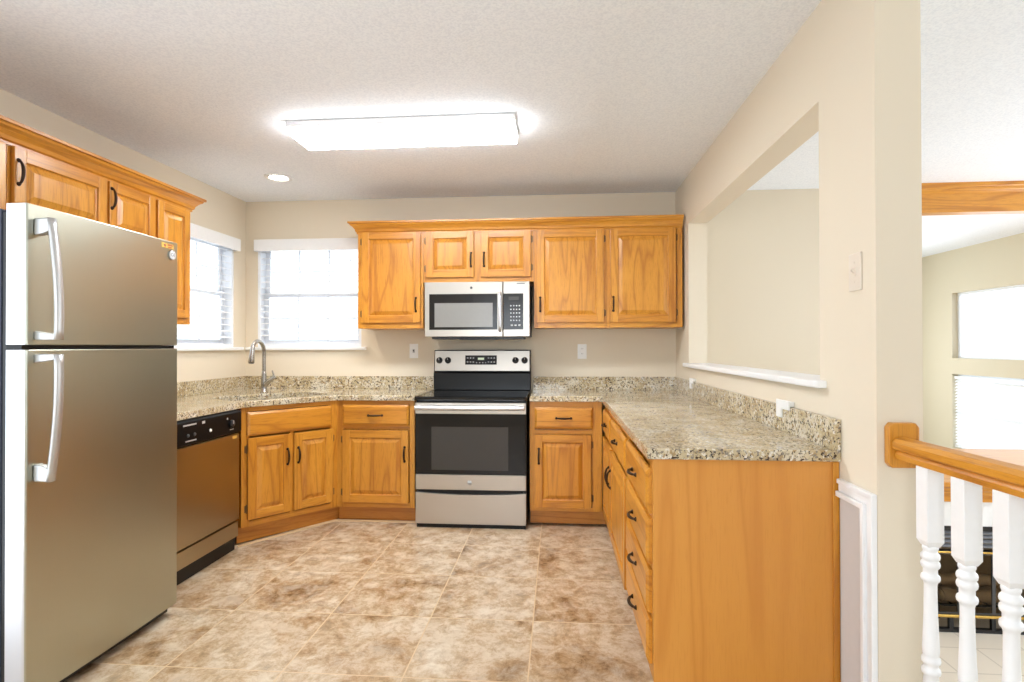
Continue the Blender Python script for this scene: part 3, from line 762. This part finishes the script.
# door
mb = MB(); mb.cbox(.004, w - .008, -.018, .018, .375, .872, .004); mb.build('oven_door', M['doorglass'], t); OD_ = LAST[0]
MB().cbox(.004, w - .008, -.0215, -.0185, .796, .872, .001).build('top_band', M['steel'], OD_)
MB().cbox(.118, .656, -.0198, -.0178, .405, .705, .0006).build('window_glass', M['ovenglass'], OD_)
mb = MB(); mb.cbox(.004, w - .008, -.020, .018, .268, .3735, .003); mb.build('lower_band', M['steel'], OD_)
mb = MB(); mb.lathe([(.0, -.0201), (.017, -.0201), (.017, -.0225), (.0, -.0225)], (.386, 0, .318), 'y', 24); bd = mb.build('badge', M['marks'], OD_)
wtext('GE', .02, M['darkmarks'], 'badge_letters', OD_, (.386, -.0227, .318), (PI / 2, 0, 0), .0002)
mb = MB()   # oval bar handle
n = 14
pts = [(.012 + (w - .032) * i / n, -.068 + .012 * (abs(i / n - .5) * 2) ** 4, .840) for i in range(n + 1)]
mb.tube(pts, .0165, 12); mb.box(.020, .045, -.066, -.0188, .828, .852); mb.box(w - .055, w - .03, -.066, -.0188, .828, .852)
mb.build('handle', M['steel_edge'], OD_)
MB().box(.02, w - .03, .0, .02, .234, .268).build('drawer_gap', M['black'], t)
mb = MB(); n = 12
top = [(.004 + (w - .012) * i / n, .250 - .016 * math.sin(PI * i / n) ** .8 if 0 < i < n else .250) for i in range(n + 1)]
mb.prism([(.004, .03), (w - .008, .03)] + top[::-1], -.018, .018, 'y'); mb.build('storage_drawer', M['steel'], t, bevel=.003)
MB().box(.01, w - .012, .0, .6, .0, .0245).build('plinth', M['black'], t)

# ------------------------------------------------------------------ dishwasher (faces +X), local x=+Y
t = thing('dishwasher', 'stainless dishwasher with black control panel beside the sink cabinet', 'dishwasher', (-1.985, 2.765, 0), PI / 2)
w = .60
MB().box(.003, w - .003, .022, .58, .09, .872).build('tub', M['blackplastic'], t)
mb = MB(); mb.cbox(0, w, -.006, .02, .194, .729, .004); mb.build('door', M['steel_dw'], t); DD = LAST[0]
mb = MB(); mb.prism([(-.008, .732), (-.020, .745), (-.020, .86), (-.008, .873), (.02, .873), (.02, .732)], 0, w, 'x'); mb.build('control_panel', M['dwblack'], t, bevel=.003); CP = LAST[0]
mb = MB(); mb.lathe([(.024, -.0202), (.022, -.030), (.018, -.034), (.0, -.034)], (.49, 0, .80), 'y', 20); mb.build('dial', M['blackplastic'], CP); dl = LAST[0]
MB().box(.487, .493, -.0355, -.0342, .80, .82).build('pointer', M['marks'], dl)
mb = MB(); mb.box(.05, .16, -.0208, -.0202, .842, .850); mb.box(.07, .16, -.0208, -.0202, .757, .764); mb.box(.21, .235, -.0208, -.0202, .838, .852); mb.box(.445, .455, -.0208, -.0202, .83, .84); mb.box(.475, .515, -.0208, -.0202, .763, .768)
mb.build('panel_print', M['marks'], CP)
mb = MB()
for x in (.09, .145): MB().lathe([(.010, -.0202), (.009, -.024), (.0, -.024)], (x, 0, .79), 'y', 14).build('button', M['darkmarks'], CP)
MB().lathe([(.010, -.0202), (.009, -.024), (.0, -.024)], (.285, 0, .79), 'y', 14).build('indicator', M['plate'], CP)
MB().box(.53, .575, -.0066, -.0058, .700, .718).build('sticker', M['sticker'], DD)
mb = MB(); mb.cbox(0, w, .0, .02, .088, .182, .004); mb.build('kick_panel', M['steel_dw'], t)
MB().box(.004, w - .004, .022, .04, 0.004, .087).build('toe_recess', M['black'], t)
for x in (.04, w - .05): MB().lathe([(.016, 0), (.016, .01), (.006, .014), (.006, .0875)], (x, .06, 0), 'z', 12).build('leg', M['blackplastic'], t)

# ------------------------------------------------------------------ refrigerator (faces +X), local x=+Y 0..w, y depth, origin at near front corner
FX = -1.80
t = thing('refrigerator', 'tall stainless top-freezer refrigerator at the left with long curved handles', 'refrigerator', (FX, 1.775, 0), PI / 2)
w = .772
MB().cbox(.006, w - .006, .102, .775, .03, 1.742, .006).build('cabinet_body', M['greyside'], t)
MB().box(.012, w - .012, .0785, .1015, .05, 1.73).build('door_gasket', M['blackplastic'], t)
def fdoor(name, z0, z1):
    mb = MB(); poly = []
    d = .078; n = 10; r = .028
    # plan outline: slightly crowned face, rounded near corner
    for i in range(n + 1):
        a = i / n; poly.append((.006 + a * (w - .012), .004 - .006 * math.sin(PI * a)))
    poly = [(0, d), (0, .014), (.002, .007)] + poly + [(w - .002, .007), (w, .014), (w, d)]
    mb.prism(poly, z0, z1, 'z', 0, False)
    # side faces (bright edge) material 1
    return mb.build(name, [M['steel_fridge'], M['steel_edge']], t, bevel=.003)
fz = fdoor('freezer_door', 1.272, 1.758); fd = fdoor('refrigerator_door', .052, 1.256)
for dd in (fz, fd):
    for p in dd.data.polygons:
        if abs(p.normal.x) > .8: p.material_index = 1
MB().box(.004, w - .003, .022, .078, 1.2565, 1.2715).build('mullion', M['black'], t)
def fhandle(door_, zt, zb, top_mount, y_out=.072):
    mb = MB(); n = 14; xs = .042
    P = []
    for i in range(n + 1):
        a = i / n; z = zt + (zb - zt) * a
        q_ = a if top_mount else 1 - a
        bow = .050 + .030 * math.sin(q_ * PI * .62)      # bows out toward the gap between the doors
        P.append((z, bow))
    hw = .017
    vs = []; fs = []
    for z, bo_ in P:
        for (dx, dy) in ((-hw, 0), (-hw * .7, -.007), (0, -.010), (hw * .7, -.007), (hw, 0), (hw * .7, .009), (-hw * .7, .009)): vs.append((xs + dx, -bo_ + dy, z))
    k = 7
    for i in range(n):
        for j in range(k): j2 = (j + 1) % k; fs.append((i * k + j, i * k + j2, (i + 1) * k + j2, (i + 1) * k + j))
    fs += [tuple(range(k)), tuple(n * k + j for j in range(k - 1, -1, -1))]
    mb.add(vs, fs, 0, True)
    h_ = mb.build('handle', M['fhandle'], door_)
    zm = zt if top_mount else zb; sg = -1 if top_mount else 1
    MB().prism([(-.052, zm), (-.056, zm + sg * .045), (-.03, zm + sg * .055), (.002, zm + sg * .06), (.002, zm)], xs - .016, xs + .016, 'x').build('mount', M['fhandle'], h_, bevel=.005)
    ze = zb if top_mount else zt
    MB().prism([(-.072, ze), (-.076, ze - sg * .018), (.002, ze - sg * .03), (.002, ze)][::1], xs - .013, xs + .013, 'x').build('mount', M['fhandle'], h_, bevel=.003)
fhandle(fz, 1.712, 1.29, True); fhandle(fd, 1.24, .80, False)
mb = MB(); mb.lathe([(.0, .001), (.022, .001), (.022, -.005), (.019, -.006), (.0, -.006)], (.722, 0, 1.694), 'y', 24); bd = mb.build('badge', M['marks'], fz)
wtext('GE', .022, M['darkmarks'], 'badge_letters', bd, (.722, -.0062, 1.694), (PI / 2, 0, 0), .0002)
MB().box(.655, .735, .0015, .004 - .0045, 1.722, 1.744).build('sticker', M['sticker'], fz); stk = LAST[0]
mb = MB(); mb.lathe([(.0, -.0006), (.007, -.0006), (.007, -.0012), (.0, -.0012)], (.675, 0, 1.733), 'y', 12); mb.box(.692, .726, -.0012, -.0006, 1.734, 1.741); mb.box(.696, .72, -.0012, -.0006, 1.725, 1.730); mb.build('sticker_print', M['stickred'], stk)
for x in (.05, w - .05):
    for y in (.10, .72): MB().lathe([(.022, 0), (.022, .012), (.012, .016), (.012, .06)], (x, y, 0), 'z', 14).build('foot', M['blackplastic'], t)
MB().box(.02, w - .02, .04, .101, .015, .049).build('base_grille', M['blackplastic'], t)

# ------------------------------------------------------------------ outlets and switches
def plate(label, cat, loc, rz, mat, kind, name):
    """front faces -y local, centred"""
    t = thing(name, label, cat, loc, rz)
    MB().cbox(-.036, .036, -.006, -.0005, -.059, .059, .002).build('cover_plate', mat, t)
    if kind == 'outlet':
        for z in (-.02, .02):
            mb = MB(); mb.cbox(-.016, .016, -.0085, -.0055, z - .014, z + .014, .002); r = mb.build('receptacle', mat, t)
            MB().box(-.007, -.005, -.0091, -.0084, z - .001, z + .007).box(.005, .007, -.0091, -.0084, z - .001, z + .007).build('slots', M['dark'], r)
    else:
        MB().box(-.009, .009, -.0075, -.0055, -.014, .014).build('toggle_plate', M['marks'] if kind == 'dark' else mat, t)
        mb = MB(); mb.prism([(-.005, -.006), (-.017, .004), (-.017, .010), (-.005, .008)], -.004, .004, 'x'); mb.build('toggle', M['darkmarks'] if kind == 'dark' else mat, t)
    for z in ((0,) if kind == 'outlet' else (-.03, .03)): MB().lathe([(.0, -.0055), (.003, -.0055), (.003, -.0068), (.0, -.0068)], (0, 0, z), 'y', 8).build('screw', mat, t)
    return t
plate('white light switch on the back wall left of the range', 'switch', (-1.177, WY, 1.227), 0, M['plate'], 'dark', 'light_switch')
plate('white duplex outlet on the back wall right of the range', 'outlet', (.196, WY, 1.221), 0, M['plate'], 'outlet', 'wall_outlet')
plate('beige light switch high on the right wall beside the pass-through', 'switch', (XR, 1.846, 1.495), -PI / 2, M['plate_beige'], 'switch', 'light_switch')
def notch(label, y, ytop, zt, sc=1):
    t = thing('wall_outlet', label, 'outlet', (XR, y, zt), -PI / 2)
    # plate straddles the top of the granite backsplash: one leg laps over the stone
    mb = MB(); mb.prism([(-.063 * sc, -.072), (-.010 * sc, -.072), (-.010 * sc, -.036), (.063 * sc, -.036), (.063 * sc, .0), (-.063 * sc, .0)], -.029, -.0215, 'y'); mb.build('cover_plate', M['plate'], t, bevel=.002)
    MB().box(-.05 * sc, .05 * sc, -.0215, -.0008, -.022 + .0, -.004).build('wall_box', M['plate'], t)
notch('white outlet plate notched over the granite backsplash near the counter end', 2.365, 0, 1.044)
notch('small white outlet plate above the granite in the back right corner', 3.93, 0, 1.044, .7)

# ------------------------------------------------------------------ stair railing
t = thing('stair_railing', 'oak handrail on white turned balusters fixed to the wall end', 'railing', (.991, 1.737, 0), math.radians(2.5))
oct_ = [(-.043, -.052), (-.033, -.065), (.033, -.065), (.043, -.052), (.043, .052), (.033, .065), (-.033, .065), (-.043, .052)]
MB().prism([(a + .006, b_ + .975) for a, b_ in oct_], -.024, -.0005, 'y').build('rosette', M['oak_v'], t, bevel=.003).rotation_euler = (0, 0, -math.radians(2.5))
hr = [(-.020, .937), (.020, .937), (.024, .952), (.018, .960), (.030, .968), (.032, .985), (.022, .996), (.0, 1.001), (-.022, .996), (-.032, .985), (-.030, .968), (-.018, .960), (-.024, .952)]
MB().prism(hr, -2.3, -.026, 'y').build('handrail', M['oak_y'], t)
def baluster():
    mb = MB(); a = .0222; n = 1
    mb.cbox(-a, a, -a, a, .74, .9368, .0015)
    mb.add([(-a, -a, .741), (a, -a, .741), (a, a, .741), (-a, a, .741), (-.015, -.015, .726), (.015, -.015, .726), (.015, .015, .726), (-.015, .015, .726)],
           [(0, 1, 5, 4), (1, 2, 6, 5), (2, 3, 7, 6), (3, 0, 4, 7), (0, 3, 2, 1), (4, 5, 6, 7)])
    mb.lathe([(.016, .728), (.0185, .724), (.0185, .718), (.0165, .714), (.0165, .710), (.0215, .704), (.0225, .698), (.0215, .692), (.0175, .688), (.0215, .683), (.0225, .677), (.0215, .671), (.0165, .665), (.0165, .652),
              (.0215, .647), (.0225, .641), (.0215, .635), (.0165, .630), (.0150, .622), (.0150, .60), (.0160, .54), (.0185, .48), (.0200, .45), (.0190, .436), (.0175, .432), (.0215, .427), (.0225, .421), (.0215, .415), (.0170, .411), (.0170, .403), (.0215, .398), (.0225, .392), (.0215, .386), (.0165, .382),
              (.0185, .36), (.0195, .30), (.017, .26), (.019, .25), (.021, .243), (.018, .235), (.012, .23)], (0, 0, 0), 'z', 20)
    mb.cbox(-a, a, -a, a, .0, .232, .0015)
    return mb
b0 = baluster().build('baluster', M['white'], t); b0.location = (0, -.135, 0)
for k in range(1, 14):
    c_o = b0.copy(); C.objects.link(c_o); c_o.parent = t; c_o.location = (0, -.135 - .128 * k, 0)

# ------------------------------------------------------------------ beyond: header beam, fireplace
o = MB().prism([(0, 0), (.10, 0), (.10, .2155), (-.04, .2155), (-.04, .190), (-.03, .182), (-.03, .165), (-.012, .15), (0, .142)], -1.275, 1.275, 'x').build('header_beam', M['oak_h'], loc=(3.775, 4.5, 2.27))
tag(o, 'oak trimmed header beam crossing the opening toward the living room', 'beam')
struct(wall_with_holes(2.5, LX, LZ, .20, [(2.72, 3.80, LZ, -.10)], 4.52, 5.9, 'x').build('wall_fireplace', M['white']))
t = thing('fireplace_mantel', 'oak mantel shelf with molded front over the black fireplace', 'mantel', (3.775, 4.52, .20))
MB().cbox(-1.27, 1.27, -.075, 1.38, .002, .045, .005).build('shelf_top', M['oak_h'], t)
MB().prism([(-.001, .0), (-.065, .0), (-.062, -.02), (-.045, -.035), (-.040, -.055), (-.025, -.07), (-.025, -.112), (-.001, -.112)], -1.27, 1.27, 'x').build('fascia', M['oak_h'], t)
t = thing('fireplace', 'black metal fireplace insert with brass trim and glass doors', 'fireplace', (3.26, 4.52, LZ))
mb = MB(); ow = .54; H2 = .80
mb.box(-ow, ow, -.008, .03, H2 - .035, H2 - .001); mb.box(-ow, -ow + .05, -.008, .03, 0.0, H2 - .035); mb.box(ow - .05, ow, -.008, .03, 0.0, H2 - .035)
mb.box(-ow + .05, ow - .05, -.008, .03, .0, .025); mb.box(-ow + .05, ow - .05, -.008, .03, .115, .135)
mb.box(-ow + .05, ow - .05, -.008, .03, .60, .615)
mb.build('surround_frame', M['blackplastic'], t)
mb = MB()
for x in (-.3, 0, .3): MB().box(x - .015, x + .015, -.004, .02, .025, .115).build('louver_post', M['blackplastic'], t)
mb = MB()
for z in (.64, .675, .71, .742): mb.prism([(-.004, z), (.02, z + .018), (.02, z + .022), (-.004, z + .006)], -ow + .05, ow - .05, 'x')
mb.build('top_louvers', M['louver'], t)
mb = MB(); mb.box(-ow + .05, ow - .05, .031, .6, .0, .02); mb.box(-ow + .02, -ow + .05, .031, .6, .02, .76); mb.box(ow - .05, ow - .02, .031, .6, .02, .76); mb.box(-ow + .02, ow - .02, .58, .6, .02, .76); mb.box(-ow + .02, ow - .02, .031, .58, .765, .78)
mb.build('firebox', M['firebrick'], t)
MB().box(-ow + .05, ow - .05, .031, .05, .12, .13).build('firebox_floor_edge', M['firebrick'], t)
MB().cbox(-ow + .04, ow - .04, -.022, -.0085, .118, .138, .003).build('brass_bar', M['brass'], t)
MB().cbox(-ow + .04, ow - .04, -.018, -.0085, .598, .612, .003).build('brass_bar', M['brass'], t)
xs = [-ow + .05, -.245, 0, .245, ow - .05]
for a, b_ in zip(xs, xs[1:]):
    mb = MB(); mb.box(a, a + .012, -.006, .006, .139, .597); mb.box(b_ - .012, b_, -.006, .006, .139, .597)
    mb.box(a + .012, b_ - .012, -.006, .006, .585, .597); mb.box(a + .012, b_ - .012, -.006, .006, .139, .150)
    g_ = mb.build('glass_door', M['darkmarks'], t); MB().box(a + .012, b_ - .012, -.001, .001, .15, .585).build('pane', M['smoked'], g_)
for i, (x, y, z, L, an, lb) in enumerate(((0, .20, .195, .50, 0, 'front split log on the fireplace grate'), (0, .36, .195, .46, 0, 'rear split log on the fireplace grate'), (0, .28, .29, .42, 0, 'split log lying on top of two others in the fireplace'))):
    o = thing('fire_log', lb, 'log', (3.26 + x, 4.52 + y, LZ + z), an)
    nn = 8; mb = MB(); mb.tube([(L * (k / nn - .5), .004 * math.sin(k * 2.1 + i), .004 * math.cos(k * 1.7 + i)) for k in range(nn + 1)], [.048 + .004 * math.sin(k * 2.3 + i) for k in range(nn + 1)], 12, cap=False); mb.build('bark', M['bark'], o)
    MB().lathe([(.0, -L / 2 - .002), (.046, -L / 2 + .001)], (0, 0, 0), 'x', 12).build('cut_end', M['logend'], o); MB().lathe([(.046, L / 2 - .001), (.0, L / 2 + .002)], (0, 0, 0), 'x', 12).build('cut_end', M['logend'], o)
t = thing('fire_grate', 'black iron grate carrying the fireplace logs', 'grate', (3.26, 4.80, LZ + .0205))
mb = MB()
for y in (-.1, .1):
    mb.box(-.3, .3, y - .008, y + .008, .098, .112)
    for x in (-.28, .28): mb.box(x - .008, x + .008, y - .008, y + .008, 0, .098)
for k in range(7): x = -.27 + k * .09; mb.box(x - .007, x + .007, -.12, .12, .1125, .118)
mb.build('bars', M['black'], t)

# repeats carry the name of their group
for o in C.objects:
    if o.parent is None and 'category' in o:
        g = {'wall_cabinet': 'oak wall cabinets', 'base_cabinet': 'oak base cabinets', 'fire_log': 'split logs in the fireplace', 'window_blind': 'kitchen window blinds',
             'wall_outlet': 'kitchen wall outlets', 'light_switch': 'kitchen light switches', 'countertop': 'granite countertops', 'crown_molding': 'oak crown moldings'}.get(o.name.split('.')[0])
        if g: o['group'] = g
